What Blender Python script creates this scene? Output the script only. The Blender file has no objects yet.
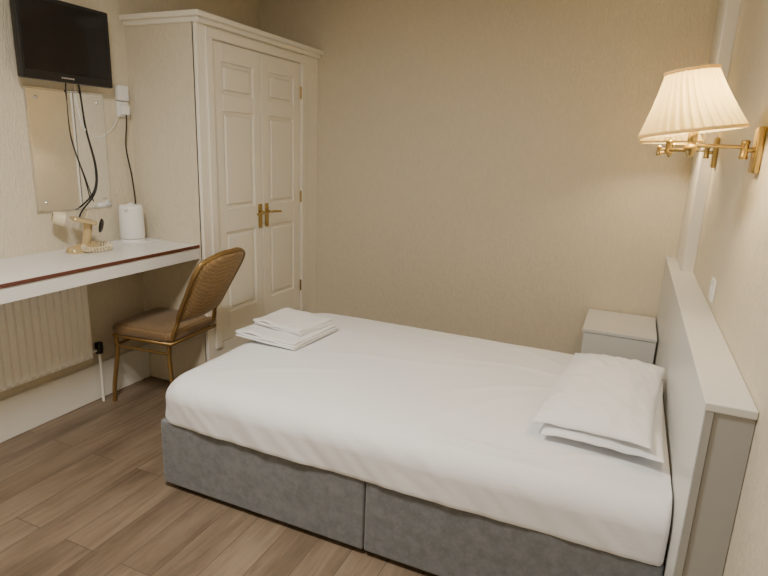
import bpy, bmesh, math, random
from mathutils import Vector, Matrix, noise
random.seed(4)
S=bpy.context.scene
COL=S.collection
# ------------------------------------------------------------ materials
def newmat(name):
    m=bpy.data.materials.new(name); m.use_nodes=True
    nt=m.node_tree; b=nt.nodes['Principled BSDF']; return m,nt,b
def mat(name,col,rough=.5,metal=0,bump=None,var=None,spec=.5,sheen=0,coat=0):
    m,nt,b=newmat(name)
    b.inputs['Base Color'].default_value=(*col,1); b.inputs['Roughness'].default_value=rough
    b.inputs['Metallic'].default_value=metal; b.inputs['Specular IOR Level'].default_value=spec
    b.inputs['Sheen Weight'].default_value=sheen; b.inputs['Coat Weight'].default_value=coat
    tc=nt.nodes.new('ShaderNodeTexCoord')
    if bump:
        sc,st,dist=bump
        mp=nt.nodes.new('ShaderNodeMapping'); mp.inputs['Scale'].default_value=sc if isinstance(sc,tuple) else (sc,)*3
        n=nt.nodes.new('ShaderNodeTexNoise'); n.inputs['Scale'].default_value=1; n.inputs['Detail'].default_value=4
        bp=nt.nodes.new('ShaderNodeBump'); bp.inputs['Strength'].default_value=st; bp.inputs['Distance'].default_value=dist
        nt.links.new(tc.outputs['Object'],mp.inputs[0]); nt.links.new(mp.outputs[0],n.inputs['Vector'])
        nt.links.new(n.outputs[0],bp.inputs['Height']); nt.links.new(bp.outputs[0],b.inputs['Normal'])
    if var:
        sc,amt=var
        n=nt.nodes.new('ShaderNodeTexNoise'); n.inputs['Scale'].default_value=sc; n.inputs['Detail'].default_value=6; n.inputs['Roughness'].default_value=.65
        cr=nt.nodes.new('ShaderNodeValToRGB')
        cr.color_ramp.elements[0].position=.35; cr.color_ramp.elements[1].position=.65
        cr.color_ramp.elements[0].color=(*[c*(1-amt) for c in col],1)
        cr.color_ramp.elements[1].color=(*[min(1,c*(1+amt)) for c in col],1)
        nt.links.new(tc.outputs['Object'],n.inputs['Vector']); nt.links.new(n.outputs[0],cr.inputs[0]); nt.links.new(cr.outputs[0],b.inputs['Base Color'])
    return m
def wallpaper(name,col,st=.5):
    m,nt,b=newmat(name); N=nt.nodes; L=nt.links
    b.inputs['Roughness'].default_value=.48; b.inputs['Specular IOR Level'].default_value=.45
    tc=N.new('ShaderNodeTexCoord')
    mp=N.new('ShaderNodeMapping'); mp.inputs['Scale'].default_value=(85,85,22)
    L.new(tc.outputs['Object'],mp.inputs[0])
    n=N.new('ShaderNodeTexNoise'); n.inputs['Scale'].default_value=1; n.inputs['Detail'].default_value=3; n.inputs['Distortion'].default_value=1.3
    L.new(mp.outputs[0],n.inputs['Vector'])
    r=N.new('ShaderNodeValToRGB'); r.color_ramp.elements[0].position=.40; r.color_ramp.elements[1].position=.60
    L.new(n.outputs[0],r.inputs[0])
    bp=N.new('ShaderNodeBump'); bp.inputs['Strength'].default_value=st; bp.inputs['Distance'].default_value=.004
    L.new(r.outputs[0],bp.inputs['Height']); L.new(bp.outputs[0],b.inputs['Normal'])
    mx=N.new('ShaderNodeMix'); mx.data_type='RGBA'
    mx.inputs[6].default_value=(*[c*.95 for c in col],1); mx.inputs[7].default_value=(*col,1)
    L.new(r.outputs[0],mx.inputs[0]); L.new(mx.outputs[2],b.inputs['Base Color'])
    return m
def floormat():
    m,nt,b=newmat('laminate_floor'); N=nt.nodes; L=nt.links
    tc=N.new('ShaderNodeTexCoord')
    mp=N.new('ShaderNodeMapping'); mp.inputs['Rotation'].default_value=(0,0,math.pi/2)
    L.new(tc.outputs['Object'],mp.inputs[0])
    br=N.new('ShaderNodeTexBrick'); br.inputs['Scale'].default_value=1; br.inputs['Brick Width'].default_value=1.25; br.inputs['Row Height'].default_value=.140
    br.inputs['Mortar Size'].default_value=.0014; br.inputs['Mortar Smooth'].default_value=.3; br.offset=.37
    br.inputs['Color1'].default_value=(0,0,0,1); br.inputs['Color2'].default_value=(1,1,1,1); br.inputs['Mortar'].default_value=(.5,.5,.5,1)
    L.new(mp.outputs[0],br.inputs['Vector'])
    mp2=N.new('ShaderNodeMapping'); mp2.inputs['Scale'].default_value=(24,2.0,1)
    L.new(tc.outputs['Object'],mp2.inputs[0])
    add=N.new('ShaderNodeVectorMath'); add.operation='MULTIPLY_ADD'; add.inputs[1].default_value=(7,13,5)
    L.new(br.outputs['Color'],add.inputs[0]); L.new(mp2.outputs[0],add.inputs[2])
    n=N.new('ShaderNodeTexNoise'); n.inputs['Scale'].default_value=1; n.inputs['Detail'].default_value=7; n.inputs['Roughness'].default_value=.62; n.inputs['Distortion'].default_value=1.4
    L.new(add.outputs[0],n.inputs['Vector'])
    mp3=N.new('ShaderNodeMapping'); mp3.inputs['Scale'].default_value=(.25,1.1,1)
    L.new(add.outputs[0],mp3.inputs[0])
    n2=N.new('ShaderNodeTexNoise'); n2.inputs['Scale'].default_value=1; n2.inputs['Detail'].default_value=3; L.new(mp3.outputs[0],n2.inputs['Vector'])
    cr=N.new('ShaderNodeValToRGB'); e=cr.color_ramp.elements
    e[0].position=.28; e[0].color=(.105,.074,.049,1); e[1].position=.72; e[1].color=(.325,.25,.178,1)
    k=e.new(.5); k.color=(.212,.155,.106,1)
    mixv=N.new('ShaderNodeMath'); mixv.operation='MULTIPLY_ADD'; mixv.inputs[1].default_value=.5
    m2=N.new('ShaderNodeMath'); m2.operation='MULTIPLY'; m2.inputs[1].default_value=.5; L.new(n2.outputs[0],m2.inputs[0])
    L.new(n.outputs[0],mixv.inputs[0]); L.new(m2.outputs[0],mixv.inputs[2])
    bw=N.new('ShaderNodeMath'); bw.operation='MULTIPLY_ADD'; bw.inputs[1].default_value=.07
    L.new(br.outputs['Color'],bw.inputs[0]); 
    sb=N.new('ShaderNodeMath'); sb.operation='SUBTRACT'; sb.inputs[1].default_value=.035; L.new(mixv.outputs[0],sb.inputs[0]); L.new(sb.outputs[0],bw.inputs[2])
    L.new(bw.outputs[0],cr.inputs[0])
    dk=N.new('ShaderNodeMix'); dk.data_type='RGBA'; dk.inputs[7].default_value=(.08,.055,.04,1)
    L.new(br.outputs['Fac'],dk.inputs[0]); L.new(cr.outputs[0],dk.inputs[6]); L.new(dk.outputs[2],b.inputs['Base Color'])
    b.inputs['Roughness'].default_value=.42
    bp=N.new('ShaderNodeBump'); bp.inputs['Strength'].default_value=.15; bp.inputs['Distance'].default_value=.002
    L.new(n.outputs[0],bp.inputs['Height']); L.new(bp.outputs[0],b.inputs['Normal'])
    return m
def patterned(name,c1,c2,sc):
    m,nt,b=newmat(name); N=nt.nodes; L=nt.links
    tc=N.new('ShaderNodeTexCoord'); v=N.new('ShaderNodeTexVoronoi'); v.inputs['Scale'].default_value=sc; v.inputs['Randomness'].default_value=.25
    L.new(tc.outputs['Object'],v.inputs['Vector'])
    cr=N.new('ShaderNodeValToRGB'); cr.color_ramp.elements[0].position=.28; cr.color_ramp.elements[1].position=.42
    cr.color_ramp.elements[0].color=(*c1,1); cr.color_ramp.elements[1].color=(*c2,1)
    L.new(v.outputs['Distance'],cr.inputs[0]); L.new(cr.outputs[0],b.inputs['Base Color'])
    b.inputs['Roughness'].default_value=.7; b.inputs['Sheen Weight'].default_value=.3
    return m
def shademat():
    m,nt,b=newmat('lampshade_fabric'); N=nt.nodes; L=nt.links
    out=N['Material Output']
    d=N.new('ShaderNodeBsdfDiffuse'); d.inputs[0].default_value=(.80,.70,.44,1)
    t=N.new('ShaderNodeBsdfTranslucent'); t.inputs[0].default_value=(.93,.76,.34,1)
    mx=N.new('ShaderNodeMixShader'); mx.inputs[0].default_value=.40
    L.new(d.outputs[0],mx.inputs[1]); L.new(t.outputs[0],mx.inputs[2]); L.new(mx.outputs[0],out.inputs[0])
    return m
M=dict(
 wall=wallpaper('cream_wallpaper',(.74,.67,.525)),
 ceil=mat('ceiling_paint',(.82,.80,.76),.9),
 white=mat('white_paint',(.84,.82,.76),.35,bump=(40,.05,.002)),
 door=mat('door_paint',(.87,.83,.73),.35),
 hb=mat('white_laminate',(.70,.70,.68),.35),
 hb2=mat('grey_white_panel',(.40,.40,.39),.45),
 edge=mat('brown_edging',(.12,.035,.02),.4),
 desk=mat('desk_laminate',(.80,.79,.77),.3),
 rad=mat('radiator_enamel',(.92,.90,.84),.3),
 sheet=mat('bed_sheet',(.86,.87,.895),.8,bump=(14,.2,.010),sheen=.2),
 pillow=mat('pillow_case',(.86,.87,.895),.8,bump=(16,.3,.012),sheen=.2),
 towel=mat('towel_terry',(.88,.88,.87),.95,bump=(400,.6,.002),sheen=.4),
 velvet=mat('grey_velvet',(.18,.192,.21),.85,bump=(150,.25,.002),var=(30,.17),sheen=.3),
 brass=mat('brass',(.50,.37,.15),.25,metal=1),
 gold=mat('gold_frame',(.36,.23,.09),.38,metal=.8),
 cback=patterned('chair_back_fabric',(.52,.34,.13),(.25,.15,.055),85),
 cseat=patterned('chair_seat_fabric',(.30,.19,.085),(.19,.115,.05),70),
 black=mat('black_plastic',(.012,.012,.013),.3),
 screen=mat('tv_screen',(.006,.006,.008),.12),
 silver=mat('silver_print',(.6,.6,.62),.3,metal=.6),
 plastic=mat('white_plastic',(.85,.85,.84),.35),
 cable=mat('cable_black',(.01,.01,.01),.5),
 cream=mat('cream_plastic',(.75,.66,.47),.4),
 champ=mat('champagne_plastic',(.58,.45,.24),.3,metal=.3),
 chrome=mat('chrome',(.8,.8,.8),.15,metal=1),
 mirror=mat('mirror_glass',(.93,.95,.97),.02,metal=1),
 shade=shademat(), floor=floormat(),
)
mb,nt,b=newmat('bulb_glass'); b.inputs['Base Color'].default_value=(1,.9,.7,1); b.inputs['Emission Color'].default_value=(1,.8,.52,1); b.inputs['Emission Strength'].default_value=12; M['bulb']=mb
mo,nt,b=newmat('opal_glass'); b.inputs['Base Color'].default_value=(1,.95,.85,1); b.inputs['Emission Color'].default_value=(1,.92,.8,1); b.inputs['Emission Strength'].default_value=4; M['opal']=mo
# ------------------------------------------------------------ helpers
def empty(name,loc=(0,0,0),rz=0):
    e=bpy.data.objects.new(name,None); COL.objects.link(e); e.location=loc; e.rotation_euler=(0,0,rz); e.empty_display_size=.1; return e
def addmesh(name,me,m=None,parent=None,smooth=False):
    o=bpy.data.objects.new(name,me); COL.objects.link(o)
    if m is not None: me.materials.append(m)
    if smooth:
        for p in me.polygons: p.use_smooth=True
    if parent: o.parent=parent
    return o
def frombm(name,bm,m,parent=None,smooth=False):
    me=bpy.data.meshes.new(name); bmesh.ops.recalc_face_normals(bm,faces=bm.faces); bm.to_mesh(me); bm.free()
    return addmesh(name,me,m,parent,smooth)
def box(name,lo,hi,m,parent=None,bev=0,seg=2):
    bm=bmesh.new(); bmesh.ops.create_cube(bm,size=1)
    for v in bm.verts:
        v.co=Vector([lo[i]+(v.co[i]+.5)*(hi[i]-lo[i]) for i in range(3)])
    if bev: bmesh.ops.bevel(bm,geom=bm.edges[:],offset=bev,segments=seg,affect='EDGES',profile=.5)
    return frombm(name,bm,m,parent,smooth=False)
def lathe(name,prof,m,parent=None,seg=40,loc=(0,0,0),axis='Z',mod=None,close=False):
    bm=bmesh.new(); rows=[]
    for r,z in prof:
        row=[]
        for i in range(seg):
            a=2*math.pi*i/seg; rr=r if mod is None else mod(r,z,a)
            row.append(bm.verts.new((rr*math.cos(a),rr*math.sin(a),z)))
        rows.append(row)
    for j in range(len(rows)-1):
        for i in range(seg):
            bm.faces.new((rows[j][i],rows[j][(i+1)%seg],rows[j+1][(i+1)%seg],rows[j+1][i]))
    if close: bm.faces.new(rows[0]); bm.faces.new(rows[-1])
    if axis=='X': bmesh.ops.rotate(bm,verts=bm.verts,matrix=Matrix.Rotation(math.pi/2,3,'Y'))
    if axis=='Y': bmesh.ops.rotate(bm,verts=bm.verts,matrix=Matrix.Rotation(-math.pi/2,3,'X'))
    bmesh.ops.translate(bm,verts=bm.verts,vec=loc)
    o=frombm(name,bm,m,parent,smooth=True)
    return o
def catmull(P,n=10,closed=False):
    P=[Vector(p) for p in P]; out=[]
    for i in range(len(P)-1):
        p0=P[i-1] if i>0 else P[i]*2-P[i+1]; p1=P[i];p2=P[i+1]; p3=P[i+2] if i+2<len(P) else P[i+1]*2-P[i]
        for k in range(n):
            t=k/n
            out.append(.5*((2*p1)+(p2-p0)*t+(2*p0-5*p1+4*p2-p3)*t*t+(3*p1-p0-3*p2+p3)*t**3))
    out.append(P[-1]); return out
def tube(name,P,r,m,parent=None,smooth=True,n=8):
    pts=catmull(P,n) if smooth else [Vector(p) for p in P]
    cu=bpy.data.curves.new(name,'CURVE'); cu.dimensions='3D'; sp=cu.splines.new('POLY'); sp.points.add(len(pts)-1)
    for i,p in enumerate(pts): sp.points[i].co=(*p,1)
    cu.bevel_depth=r; cu.bevel_resolution=4; cu.use_fill_caps=True
    o=bpy.data.objects.new(name+'_c',cu); COL.objects.link(o)
    dg=bpy.context.evaluated_depsgraph_get(); me=bpy.data.meshes.new_from_object(o.evaluated_get(dg))
    bpy.data.objects.remove(o); me.materials.clear()
    return addmesh(name,me,m,parent,True)
# ------------------------------------------------------------ room
XL=-3.0; YF=-4.7; H=2.5
box('floor',(XL-.1,YF-.1,-.08),(.1,.1,0),M['floor'])
box('ceiling',(XL-.1,YF-.1,H),(.1,.1,H+.08),M['ceil'])
box('wall_left',(XL-.1,YF,0),(XL,0,H),M['wall'])
box('wall_right',(0,YF,0),(.1,0,H),M['wall'])
box('wall_back',(XL-.1,0,0),(.1,.1,H),M['wall'])
box('wall_front',(XL-.1,YF-.1,0),(.1,YF,H),M['wall'])
box('trim_1',(-.057,-.45,0),(0,0,H),M['white'],bev=.004)   # corner boxing
def base(name,lo,hi): box(name,lo,hi,M['white'],bev=.005)
base('baseboard_left',(XL,YF,0),(XL+.022,-1.236,.21))
base('baseboard_back',(-2.5,-.022,0),(-.5,0,.16))
base('baseboard_right',(-.02,YF,0),(0,-2.24,.16))
# ------------------------------------------------------------ wardrobe
W=empty('wardrobe'); XW=-2.504; YW=-1.235
box('side_panel',(XL,YW,0),(XW-.02,YW+.03,2.06),M['wall'],W)
box('carcass_top',(XL,YW+.03,2.0),(XW-.02,0,2.06),M['door'],W)
box('frame_left',(XW-.03,YW,0),(XW,-1.118,2.06),M['door'],W,.003)
box('frame_right',(XW-.03,-.232,0),(XW,0,2.06),M['door'],W,.003)
box('frame_top',(XW-.03,-1.118,1.988),(XW,-.232,2.06),M['door'],W,.003)
box('plinth',(XW-.03,-1.118,0),(XW,-.232,.27),M['door'],W,.003)
for k,(a,c) in enumerate([(-1.175,-1.122),(-.228,-.175)]):
    box('architrave_%d'%(k+1),(XW,a,.25),(XW+.012,c,1.99),M['door'],W,.004)
box('architrave_3',(XW,-1.175,1.99),(XW+.012,-.175,2.04),M['door'],W,.004)
for k,(o,z0,z1) in enumerate([(.014,2.048,2.075),(.036,2.073,2.100)]):
    box('cornice_%d'%(k+1),(XL,YW-o,z0),(XW+o+.01,0,z1),M['door'],W,.006)
def pdoor(idx,y0,y1):
    x=XW-.004; z0,z1=.275,1.985
    box('door_leaf_%d'%idx,(x-.03,y0,z0),(x-.012,y1,z1),M['door'],W)
    st=.078
    for n,(a,bb,c,d) in enumerate([(y0,y0+st,z0,z1),(y1-st,y1,z0,z1),(y0+st,y1-st,z1-.10,z1),(y0+st,y1-st,z0,z0+.17),
            (y0+st,y1-st,z1-.36,z1-.27),(y0+st,y1-st,z0+.66,z0+.80)]):
        box('door_rail_%d_%d'%(idx,n),(x-.014,a,c),(x,bb,d),M['door'],W,.004)
    for n,(c,d) in enumerate([(z1-.27,z1-.10),(z0+.80,z1-.36),(z0+.17,z0+.66)]):
        box('door_panel_%d_%d'%(idx,n),(x-.016,y0+st+.022,c+.022),(x-.003,y1-st-.022,d-.022),M['door'],W,.010,3)
pdoor(1,-1.116,-.678); pdoor(2,-.673,-.236)
for k,y in enumerate([-.71,-.64]):
    box('handle_plate_%d'%k,(XW-.004,y-.018,.93),(XW+.004,y+.018,1.08),M['brass'],W,.006)
    s=-1 if k==0 else 1
    tube('handle_lever_%d'%k,[(XW,y,1.03),(XW+.035,y,1.03),(XW+.048,y+s*.03,1.03),(XW+.048,y+s*.09,1.025)],.008,M['brass'],W)
for k,z in enumerate([.45,1.1,1.8]):
    tube('hinge_%d'%k,[(XW+.004,-.234,z-.04),(XW+.004,-.234,z+.04)],.006,M['brass'],W,False)
# ------------------------------------------------------------ desk
D=empty('wall_desk'); ZD=.887; XD=-2.539; YD0=-3.2; YD1=YW-.002
box('desktop',(XL+.001,YD0,ZD-.025),(XD-.004,YD1,ZD),M['desk'],D)
box('front_edging',(XD-.004,YD0,ZD-.016),(XD+.002,YD1,ZD+.001),M['edge'],D,.002)
box('fascia',(XD-.03,YD0,ZD-.080),(XD-.003,YD1,ZD-.016),M['desk'],D,.002)
box('back_batten',(XL+.001,YD0,ZD-.07),(XL+.02,YD1,ZD-.025),M['desk'],D)
# ------------------------------------------------------------ radiator
Rd=empty('radiator')
bm=bmesh.new(); y=-3.0; prof=[]; per=.040
while y<-1.70:
    prof+= [(y,0),(y+.005,.013),(y+.026,.013),(y+.031,0),(y+.040,0)]; y+=per
prof=[p for i,p in enumerate(prof) if i==0 or abs(p[0]-prof[i-1][0])>1e-4]
lo=[bm.verts.new((XL+.085+d,yy,.305)) for yy,d in prof]; hi=[bm.verts.new((XL+.085+d,yy,.695)) for yy,d in prof]
lo2=[bm.verts.new((XL+.085,yy,.285)) for yy,d in prof]; hi2=[bm.verts.new((XL+.085,yy,.72)) for yy,d in prof]
for i in range(len(prof)-1):
    bm.faces.new((lo[i],lo[i+1],hi[i+1],hi[i])); bm.faces.new((lo2[i],lo2[i+1],lo[i+1],lo[i])); bm.faces.new((hi[i],hi[i+1],hi2[i+1],hi2[i]))
frombm('front_panel',bm,M['rad'],Rd)
box('body',(XL+.03,-3.0,.285),(XL+.086,-1.68,.72),M['rad'],Rd,.004)
box('brackets',(XL+.001,-2.2,.3),(XL+.031,-2.15,.68),M['rad'],Rd)
tube('valve_pipe',[(XL+.06,-1.68,.31),(XL+.06,-1.63,.31),(XL+.06,-1.62,.29),(XL+.06,-1.62,.0)],.008,M['rad'],Rd,False)
lathe('valve_knob',[(.001,.0),(.02,.0),(.022,.02),(.02,.06),(.001,.062)],M['black'],Rd,20,(XL+.06,-1.62,.29))
# ------------------------------------------------------------ television
T=empty('television')
x=-2.90; y0,y1,z0,z1=-1.915,-1.425,1.705,2.070
box('bezel',(x-.035,y0,z0),(x,y1,z1),M['black'],T,.008)
box('screen',(x-.004,y0+.02,z0+.04),(x+.0015,y1-.02,z1-.02),M['screen'],T)
box('rear_housing',(x-.06,y0+.08,z0+.05),(x-.034,y1-.08,z1-.05),M['black'],T,.01)
box('wall_bracket',(XL+.001,-1.74,1.82),(x-.058,-1.62,1.96),M['black'],T)
for k in range(7):
    box('logo_%d'%k,(x-.001,-1.72+k*.010,z0+.016),(x+.001,-1.713+k*.010,z0+.023),M['silver'],T)
tube('power_cable',[(XL+.04,-1.60,1.75),(XL+.012,-1.56,1.70),(XL+.010,-1.54,1.50),(XL+.012,-1.50,1.30),(XL+.015,-1.52,1.17),(XL+.03,-1.62,1.08),(XL+.07,-1.68,1.04)],.0045,M['cable'],T)
tube('aerial_cable',[(XL+.04,-1.65,1.75),(XL+.010,-1.635,1.66),(XL+.010,-1.63,1.45),(XL+.012,-1.57,1.24),(XL+.02,-1.54,1.12)],.003,M['cable'],T)
# mirror
Mi=empty('wall_mirror')
box('backing',(XL+.001,-1.851,1.082),(XL+.007,-1.414,1.678),M['chrome'],Mi,.001)
box('glass',(XL+.006,-1.843,1.09),(XL+.009,-1.422,1.67),M['mirror'],Mi,.0015)
for k,(yy,zz) in enumerate([(-1.80,1.63),(-1.46,1.63),(-1.80,1.13),(-1.46,1.13)]):
    lathe('screw_cap_%d'%k,[(.001,.006),(.007,.005),(.009,0),(.001,0)],M['chrome'],Mi,16,(XL+.009,yy,zz),'X')
# socket
So=empty('wall_socket')
box('plate_1',(XL+.001,-1.335,1.655),(XL+.03,-1.265,1.735),M['plastic'],So,.004)
box('plate_2',(XL+.001,-1.335,1.570),(XL+.022,-1.265,1.650),M['plastic'],So,.004)
box('plug',(XL+.02,-1.325,1.58),(XL+.05,-1.28,1.63),M['plastic'],So,.006)
tube('appliance_cable',[(XL+.045,-1.305,1.58),(XL+.04,-1.305,1.52),(XL+.02,-1.30,1.40),(XL+.015,-1.27,1.25),(XL+.02,-1.262,1.10),(XL+.03,-1.28,.98),(XL+.06,-1.30,.90)],.004,M['cable'],So)
tube('white_cable',[(XL+.02,-1.325,1.59),(XL+.012,-1.38,1.50),(XL+.010,-1.47,1.455),(XL+.010,-1.55,1.50),(XL+.010,-1.58,1.62),(XL+.012,-1.585,1.72)],.0022,M['plastic'],So)
# ------------------------------------------------------------ kettle
K=empty('electric_kettle',(-2.905,-1.365,ZD))
lathe('base',[(.001,0),(.062,0),(.066,.006),(.064,.016),(.05,.02),(.001,.02)],M['plastic'],K)
lathe('jug',[(.001,.02),(.062,.021),(.066,.03),(.065,.10),(.062,.19),(.060,.202),(.050,.208),(.02,.210),(.012,.211),(.012,.218),(.001,.220)],M['plastic'],K)
tube('handle',[(-.03,.035,.18),(-.045,.058,.178),(-.05,.070,.14),(-.048,.066,.08),(-.03,.042,.055)],.010,M['plastic'],K)
tube('spout',[(.02,-.042,.165),(.025,-.055,.185),(.03,-.062,.197)],.012,M['plastic'],K)
box('saucer_tray',(-.075,-.09,0.0),(.10,.12,.006),M['plastic'],K,.002)
# ------------------------------------------------------------ hair dryer standing on its cradle
Hd=empty('hair_dryer',(-2.865,-1.715,ZD))
box('cradle',(-.05,-.045,0.0),(.05,.055,.018),M['champ'],Hd,.008)
lathe('barrel',[(.001,-.080),(.030,-.080),(.034,-.065),(.040,-.03),(.046,.015),(.047,.045),(.041,.070),(.025,.082),(.001,.084)],M['champ'],Hd,32,(0,0,0),'Y')
bar=Hd.children[-1]; bar.location=(.005,.0,.150); bar.rotation_euler=(math.radians(-14),0,math.radians(-28)); bar.scale=(1.1,1.1,1.1)
lathe('nozzle',[(.018,-.120),(.024,-.120),(.030,-.095),(.033,-.073)],M['cream'],bar,24,(0,0,0),'Y')
lathe('rear_grille',[(.001,.087),(.03,.085),(.034,.079)],M['black'],bar,24,(0,0,0),'Y')
tube('handle',[(.010,.028,.140),(.008,.026,.10),(.005,.016,.06),(.0,.008,.016)],.021,M['champ'],Hd)
co=[]
path=catmull([(.0,.0,.03),(.05,-.03,.022),(.085,.01,.017),(.075,.09,.016),(.02,.13,.016),(-.04,.11,.016),(-.06,.14,.016),(-.02,.17,.016)],12)
for i in range(420):
    t=i/419; a=t*34*2*math.pi
    f=t*(len(path)-1); j=min(int(f),len(path)-2); p=path[j].lerp(path[j+1],f-j); tg=(path[j+1]-path[j]).normalized()
    n1=tg.cross(Vector((0.1,.2,1))).normalized(); n2=tg.cross(n1)
    co.append(p+(n1*math.cos(a)+n2*math.sin(a))*.011)
tube('coiled_cord',co,.0034,M['cream'],Hd,False)
# ------------------------------------------------------------ chair (faces -x)
C=empty('banquet_chair',(-2.685,-1.385,0),math.radians(5))
def rbox(name,lo,hi,r,m,parent,cuts=12,dome=0):
    bm=bmesh.new(); bmesh.ops.create_cube(bm,size=2); bmesh.ops.subdivide_edges(bm,edges=bm.edges[:],cuts=cuts,use_grid_fill=True)
    c=[(lo[i]+hi[i])/2 for i in range(3)]; hx=[(hi[i]-lo[i])/2 for i in range(3)]
    rr=r if isinstance(r,tuple) else (r,r)
    for v in bm.verts:
        p=Vector([v.co[i]*hx[i] for i in range(3)])
        rh=rr[0]; ix=max(-hx[0]+rh,min(hx[0]-rh,p.x)); iy=max(-hx[1]+rh,min(hx[1]-rh,p.y)); d=Vector((p.x-ix,p.y-iy,0))
        if d.length>rh: d=d.normalized()*rh; p.x=ix+d.x; p.y=iy+d.y
        rv=rr[1]; iz=max(-hx[2]+rv,min(hx[2]-rv,p.z)); dz=p.z-iz
        if abs(dz)>1e-6:
            f=min(1,abs(dz)/rv)
            s=rv*(1-math.sqrt(max(0,1-f*f)))
            p.x*= (hx[0]-s)/hx[0]; p.y*=(hx[1]-s)/hx[1]
        if p.z>0 and dome: p.z+=dome*(1-(p.x/hx[0])**2)*(1-(p.y/hx[1])**2)
        v.co=p+Vector(c)
    return frombm(name,bm,m,parent,True)
rbox('seat',(-.21,-.205,.405),(.21,.205,.47),(.06,.03),M['cseat'],C,14,.012)
bm=bmesh.new(); NU,NV=20,20
def backpt(u,v,s):
    z=.52+.37*v
    hw=.175+.040*v
    if v>.72: hw*= math.sqrt(max(0,1-((v-.72)/.30)**2))**.5
    if v<.12: hw*= .90+.10*(v/.12)
    th=.020*math.sqrt(max(0,1-abs(u)**5))*math.sqrt(max(0,1-abs(2*v-1)**8))
    lean=.225+.200*v
    return Vector((lean+.03*(1-u*u)+s*th,hw*u,z+ (0.012*(1-u*u) if v>.5 else 0)))
for s in (-1,1):
    g=[[bm.verts.new(backpt(-1+2*i/NU,j/NV,s)) for i in range(NU+1)] for j in range(NV+1)]
    for j in range(NV):
        for i in range(NU): bm.faces.new((g[j][i],g[j][i+1],g[j+1][i+1],g[j+1][i]))
bmesh.ops.remove_doubles(bm,verts=bm.verts,dist=.0008)
frombm('back',bm,M['cback'],C,True)
out=[backpt(-1,v/14,0) for v in range(0,14)]+[backpt(-.6,1,0),backpt(0,1,0),backpt(.6,1,0)]+[backpt(1,v/14,0) for v in range(13,-1,-1)]
P=[Vector((.19,-.172,.42)),Vector((.21,-.175,.47))]+[p+Vector((.0,-.004 if p.y<0 else .004,0)) for p in out]+[Vector((.21,.175,.47)),Vector((.19,.172,.42))]
tube('back_frame',P,.012,M['gold'],C,True,4)
tube('seat_frame',[(-.19,-.18,.40),(.19,-.185,.40),(.20,.185,.40),(-.19,.18,.40),(-.19,-.18,.40)],.012,M['gold'],C,False)
for k,(a,bq,c,d) in enumerate([(-.185,-.175,-.215,-.19),(-.185,.175,-.215,.19),(.17,-.17,.20,-.19),(.17,.17,.20,.19)]):
    tube('leg_%d'%(k+1),[(a,bq,.41),(a*.98,bq*1.01,.30),(c*.97,d*.99,.10),(c,d,.004)],.012,M['gold'],C)
for k,yy in enumerate([-.178,.178]):
    tube('side_stretcher_%d'%k,[(-.19,yy,.34),(.172,yy,.34)],.008,M['gold'],C,False)
tube('front_brace',[(-.188,-.17,.34),(-.188,.17,.34)],.008,M['gold'],C,False)
# ------------------------------------------------------------ headboard
Hb=empty('headboard'); hx=-.108; yh=-2.227; zh=.897
box('top_shelf',(hx-.004,yh-.004,zh-.022),(-.001,-.452,zh),M['hb'],Hb,.003)
box('top_shelf_rear',(hx-.004,-.453,zh-.022),(-.058,-.001,zh),M['hb'],Hb,.002)
box('front_panel',(hx,yh+.01,0),(hx+.018,-.001,zh-.022),M['hb'],Hb,.002)
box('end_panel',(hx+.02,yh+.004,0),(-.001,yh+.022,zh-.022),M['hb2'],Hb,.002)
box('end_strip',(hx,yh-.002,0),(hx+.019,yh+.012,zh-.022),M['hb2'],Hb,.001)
# ------------------------------------------------------------ nightstand
Ns=empty('nightstand')
nx0,nx1,ny0,ny1,nz=-.492,-.118,-.478,-.024,.521
box('top',(nx0-.006,ny0-.006,nz-.02),(nx1,ny1,nz),M['hb'],Ns,.002)
box('side_1',(nx0,ny0+.018,0),(nx0+.018,ny1,nz-.02),M['hb'],Ns)
box('side_2',(nx1-.018,ny0+.018,0),(nx1,ny1,nz-.02),M['hb'],Ns)
box('back_panel',(nx0+.018,ny1-.01,0.03),(nx1-.018,ny1,nz-.02),M['hb'],Ns)
box('drawer_front_1',(nx0+.002,ny0,.26),(nx1-.002,ny0+.018,nz-.024),M['hb'],Ns,.002)
box('drawer_front_2',(nx0+.002,ny0,.04),(nx1-.002,ny0+.018,.255),M['hb'],Ns,.002)
for k,zz in enumerate([.36,.15]):
    lathe('knob_%d'%k,[(.001,-.022),(.012,-.02),(.013,-.012),(.005,-.006),(.005,0)],M['chrome'],Ns,16,((nx0+nx1)/2,ny0,zz),'Y')
# ------------------------------------------------------------ bed
B=empty('bed'); bx0,bx1,by0,by1=-2.03,-.112,-2.085,-.848; zb=.317
xm=(bx0+bx1)/2
box('divan_base_1',(bx0,by0,.022),(xm-.0015,by1,zb),M['velvet'],B,.010,4)
box('divan_base_2',(xm+.0015,by0,.022),(bx1,by1,zb),M['velvet'],B,.010,4)
for k,(xx,yy) in enumerate([(bx0+.08,by0+.08),(bx0+.08,by1-.08),(xm-.08,by0+.08),(xm+.08,by0+.08),(bx1-.08,by0+.08),(bx1-.08,by1-.08)]):
    lathe('castor_%d'%k,[(.001,0),(.022,0),(.022,.035),(.001,.035)],M['black'],B,16,(xx,yy,0))
def ridge(x,y,px,py,ang,wid,ln,amp):
    c,s=math.cos(ang),math.sin(ang); u=(x-px)*c+(y-py)*s; v=-(x-px)*s+(y-py)*c
    v+=.02*math.sin(u*9+px*20)
    return amp*.95*math.exp(-(v/wid)**2)*math.exp(-(u/ln)**2)
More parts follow.
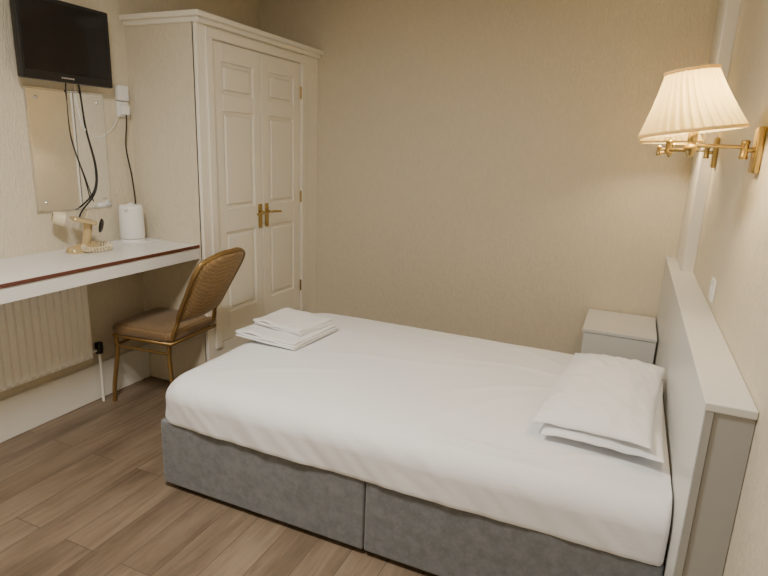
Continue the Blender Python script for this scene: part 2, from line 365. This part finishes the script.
ridges=[(-.75,-1.75,.9,.012,.22,.010),(-.70,-1.55,.6,.014,.24,.009),(-.68,-1.30,.1,.013,.22,.009),(-.72,-1.05,-.5,.014,.20,.008),
        (-.9,-1.9,1.1,.016,.20,.008),(-1.3,-1.5,.25,.025,.5,.004),(-1.1,-1.1,-.2,.025,.4,.004),(-1.6,-1.8,.5,.022,.3,.005),(-.45,-1.97,.35,.014,.3,.010),(-.6,-2.0,.15,.014,.3,.010),(-1.75,-1.1,-.7,.018,.25,.004)]
bm=bmesh.new(); bmesh.ops.create_cube(bm,size=2); bmesh.ops.subdivide_edges(bm,edges=bm.edges[:],cuts=120,use_grid_fill=True)
mx0,mx1,my0,my1,mz0,mz1=bx0-.010,bx1-.002,by0-.014,by1+.012,zb-.002,.500
cx,cy,cz=(mx0+mx1)/2,(my0+my1)/2,(mz0+mz1)/2; ex,ey,ez=(mx1-mx0)/2,(my1-my0)/2,(mz1-mz0)/2
for v in bm.verts:
    q=v.co.copy(); p=Vector((q.x*ex,q.y*ey,q.z*ez))
    rh=.11 if p.x<0 else .03
    ix=max(-ex+rh,min(ex-rh,p.x)); iy=max(-ey+rh,min(ey-rh,p.y)); d=Vector((p.x-ix,p.y-iy,0))
    if d.length>rh: d=d.normalized()*rh; p.x=ix+d.x;p.y=iy+d.y
    rv=.085; iz=ez-rv
    if p.z>iz:
        f=min(1,(p.z-iz)/rv); s=rv*(1-math.sqrt(max(0,1-f*f)))
        sx=(ex-s)/ex if p.x<0 else 1
        p.x*=sx; p.y*=(ey-s)/ey
    if p.z<-ez+.02:
        f=(-ez+.02-p.z)/.02; p.x*=1-.003*f*f; p.y*=1-.006*f*f
    if q.z>.999:
        p.z+=.036*(1-abs(p.x/ex)**3)*(1-abs(p.y/ey)**3)
    w=Vector((p.x+cx,p.y+cy,p.z+cz))
    n=noise.noise(Vector((w.x*3.0,w.y*3.0,w.z*3)))*.006
    rg=sum(ridge(w.x,w.y,*R_) for R_ in ridges)
    if q.z<.999:
        n+=noise.noise(Vector((w.x*7+w.z*5,w.y*7,w.z*2.0)))*.009
        n+=abs(noise.noise(Vector((w.x*13+w.z*14,w.y*9,w.z*4))))*.007
        n-=.002
    if q.z>.999: w.z+=n*1.0+rg
    else:
        dirv=Vector((q.x if abs(q.x)>.999 else 0,q.y if abs(q.y)>.999 else 0,0)); 
        if not (abs(q.x)>.999 and q.x>0): w+=dirv*n
    v.co=w
bmesh.ops.smooth_vert(bm,verts=bm.verts,factor=.5,use_axis_x=True,use_axis_y=True,use_axis_z=True)
frombm('mattress_sheet',bm,M['sheet'],B,True)
def pillow(name,cx,cy,cz,lx,ly,h,rz,ry,seed,parent):
    bm=bmesh.new(); N=56
    for s in (-1,1):
        g=[]
        for j in range(N+1):
            row=[]
            for i in range(N+1):
                u=math.sin((-1+2*i/N)*math.pi/2); v=math.sin((-1+2*j/N)*math.pi/2)
                e=max(0,(1-abs(u)**2.5))*max(0,(1-abs(v)**3)); t=e**.55
                x=u*lx/2*(1-.05*(1-v*v)*abs(u)-.02*abs(u*v)); y=v*ly/2*(1-.04*(1-u*u)*abs(v)-.02*abs(u*v))
                z=s*h/2*t*(1.15 if s>0 else .6)
                z-= .018*(1-t)
                wr=noise.noise(Vector((u*2.3+seed,v*2.8,s)))*.12+noise.noise(Vector((u*5+v*3+seed,v*6-u*2,s*2)))*.09+abs(noise.noise(Vector((u*3+seed*2,v*9+u*4,s*2))))*-.14
                z+=s*h*wr*min(1,e*3)
                z+=noise.noise(Vector((u*3+seed,v*3,0)))*.006*(1-t)
                row.append(bm.verts.new((x,y,z)))
            g.append(row)
        for j in range(N):
            for i in range(N): bm.faces.new((g[j][i],g[j][i+1],g[j+1][i+1],g[j+1][i]))
    bmesh.ops.remove_doubles(bm,verts=bm.verts,dist=.0005)
    o=frombm(name,bm,M['pillow'],parent,True); o.location=(cx,cy,cz); o.rotation_euler=(0,ry,rz); return o
pillow('pillow',-.315,-1.53,.567,.385,.76,.068,math.radians(-2),math.radians(0),1.3,None)
pillow('pillow.001',-.334,-1.500,.600,.38,.80,.084,math.radians(-5),math.radians(-2),7.7,None)
# towels
def towel(name,cx,cy,z,lx,ly,rz,layers,lt):
    bm0=bmesh.new()
    for L in range(layers):
        bm=bmesh.new(); bmesh.ops.create_cube(bm,size=2); bmesh.ops.subdivide_edges(bm,edges=bm.edges[:],cuts=14,use_grid_fill=True)
        ox=random.uniform(-.004,.004); oy=random.uniform(-.004,.004)
        for v in bm.verts:
            q=v.co.copy(); r=lt*.48
            zz=q.z*lt/2*.98; s=(r-math.sqrt(max(0,r*r-min(r,abs(zz))**2)))
            v.co=Vector((q.x*(lx/2-s)+ox,q.y*(ly/2-s)+oy,zz+lt*(L+.5)+noise.noise(Vector((q.x*1.7+L,q.y*1.9,z)))*.004*(L+.4)))
        me=bpy.data.meshes.new('t'); bm.to_mesh(me); bm.free(); bm0.from_mesh(me); bpy.data.meshes.remove(me)
    o=frombm(name,bm0,M['towel'],None,True); o.location=(cx,cy,z); o.rotation_euler=(0,0,rz); return o
towel('folded_towel',-1.835,-1.41,.533,.36,.36,math.radians(-5),3,.012)
towel('folded_towel.001',-1.835,-1.36,.570,.31,.26,math.radians(-9),3,.010)
# ------------------------------------------------------------ wall lamps
def lamp(name,ym,jx,jy,sx,sy,tilt):
    E=empty(name); za=1.495
    box('backplate',(-.022,ym-.034,za-.07),(-.0005,ym+.034,za+.07),M['brass'],E,.008,3)
    lathe('pivot',[(.001,-.028),(.011,-.028),(.013,-.022),(.011,-.016),(.011,.016),(.013,.022),(.011,.028),(.001,.03)],M['brass'],E,20,(-.045,ym,za))
    tube('stub',[(-.02,ym,za),(-.045,ym,za)],.008,M['brass'],E,False)
    tube('arm_1',[(-.045,ym,za+.008),(jx,jy,za+.008)],.0058,M['brass'],E,False)
    lathe('elbow',[(.001,-.022),(.010,-.022),(.012,-.016),(.010,-.010),(.010,.014),(.012,.018),(.007,.024),(.001,.027)],M['brass'],E,20,(jx,jy,za))
    tube('arm_2',[(jx,jy,za-.008),(sx,sy,za-.008)],.0058,M['brass'],E,False)
    lathe('cup',[(.001,-.03),(.006,-.028),(.010,-.02),(.014,-.012),(.022,-.002),(.014,.006),(.010,.012),(.013,.02),(.013,.075),(.001,.076)],M['brass'],E,24,(sx,sy,za))
    zb_,zt_=.045,.212; rb,rt=.133,.064; n=32; seg=n*10
    def mod(r,z,a):
        t=(z-zb_)/(zt_-zb_); k=(a*n/(2*math.pi)+t*1.2)%1
        saw=k/.75 if k<.75 else (1-k)/.25
        return r+(saw-.5)*.022*(r/.12)
    G=empty('shade_assembly',(sx,sy,za)); G.parent=E; G.rotation_euler=(0,tilt,0)
    prof=[]
    for i in range(13):
        t=i/12; r=rb+(rt-rb)*t; r-= .004*math.sin(math.pi*t); prof.append((r,zb_+(zt_-zb_)*t))
    lathe('shade',prof,M['shade'],G,seg,(0,0,0),'Z',mod)
    for k,(r,z) in enumerate([(rb,zb_),(rt,zt_)]):
        lathe('shade_trim_%d'%k,[(r-.006,z-.005),(r+.008,z-.004),(r+.008,z+.004),(r-.006,z+.005),(r-.008,z),(r-.006,z-.005)],M['shade'],G,64)
    lathe('bulb',[(.001,.075),(.012,.078),(.020,.10),(.024,.12),(.020,.138),(.010,.148),(.001,.15)],M['bulb'],E,20,(sx,sy,za))
    for k in range(3):
        a=k*2.094
        tube('spider_%d'%k,[(0,0,zt_-.02),(math.cos(a)*rt,math.sin(a)*rt,zt_)],.0015,M['brass'],G,False)
    l=bpy.data.lights.new(name+'_light','POINT'); l.energy=LAMP; l.color=(1,.80,.53); l.shadow_soft_size=.03
    lo=bpy.data.objects.new('light',l); COL.objects.link(lo); lo.location=(sx,sy,za+.115); lo.parent=E
    return E
LAMP=33
lamp('wall_lamp',-1.633,-.255,-1.70,-.20,-1.776,math.radians(-8))
lamp('wall_lamp.001',-.56,-.25,-.50,-.20,-.47,math.radians(-2))
# light switch
Sw=empty('light_switch')
box('plate',(-.010,-1.262,.928),(-.0005,-1.176,1.014),M['plastic'],Sw,.003)
box('rocker',(-.014,-1.232,.955),(-.009,-1.206,.987),M['plastic'],Sw,.002)
# ------------------------------------------------------------ ceiling light
Cl=empty('ceiling_light')
lathe('dome',[(.001,-.085),(.08,-.08),(.14,-.055),(.165,-.02),(.17,0)],M['opal'],Cl,40,(-1.5,-2.9,H))
l=bpy.data.lights.new('ceiling_area','AREA'); l.shape='DISK'; l.size=.4; l.energy=50; l.color=(1,.94,.85)
lo=bpy.data.objects.new('light_source',l); COL.objects.link(lo); lo.location=(-1.5,-2.9,H-.1); lo.parent=Cl
# ------------------------------------------------------------ world, camera
w=bpy.data.worlds.new('world'); S.world=w; w.use_nodes=True
w.node_tree.nodes['Background'].inputs[0].default_value=(1,.95,.88,1); w.node_tree.nodes['Background'].inputs[1].default_value=.1
cam=bpy.data.cameras.new('camera'); co_=bpy.data.objects.new('camera',cam); COL.objects.link(co_)
cam.sensor_width=36; cam.lens=560.8/768*36; cam.clip_start=.02
co_.matrix_world=Matrix.Translation((-.335,-3.686,1.462))@Matrix.Rotation(.408,4,'Z')@Matrix.Rotation(math.pi/2-.246,4,'X')@Matrix.Rotation(.039,4,'Z')
S.camera=co_
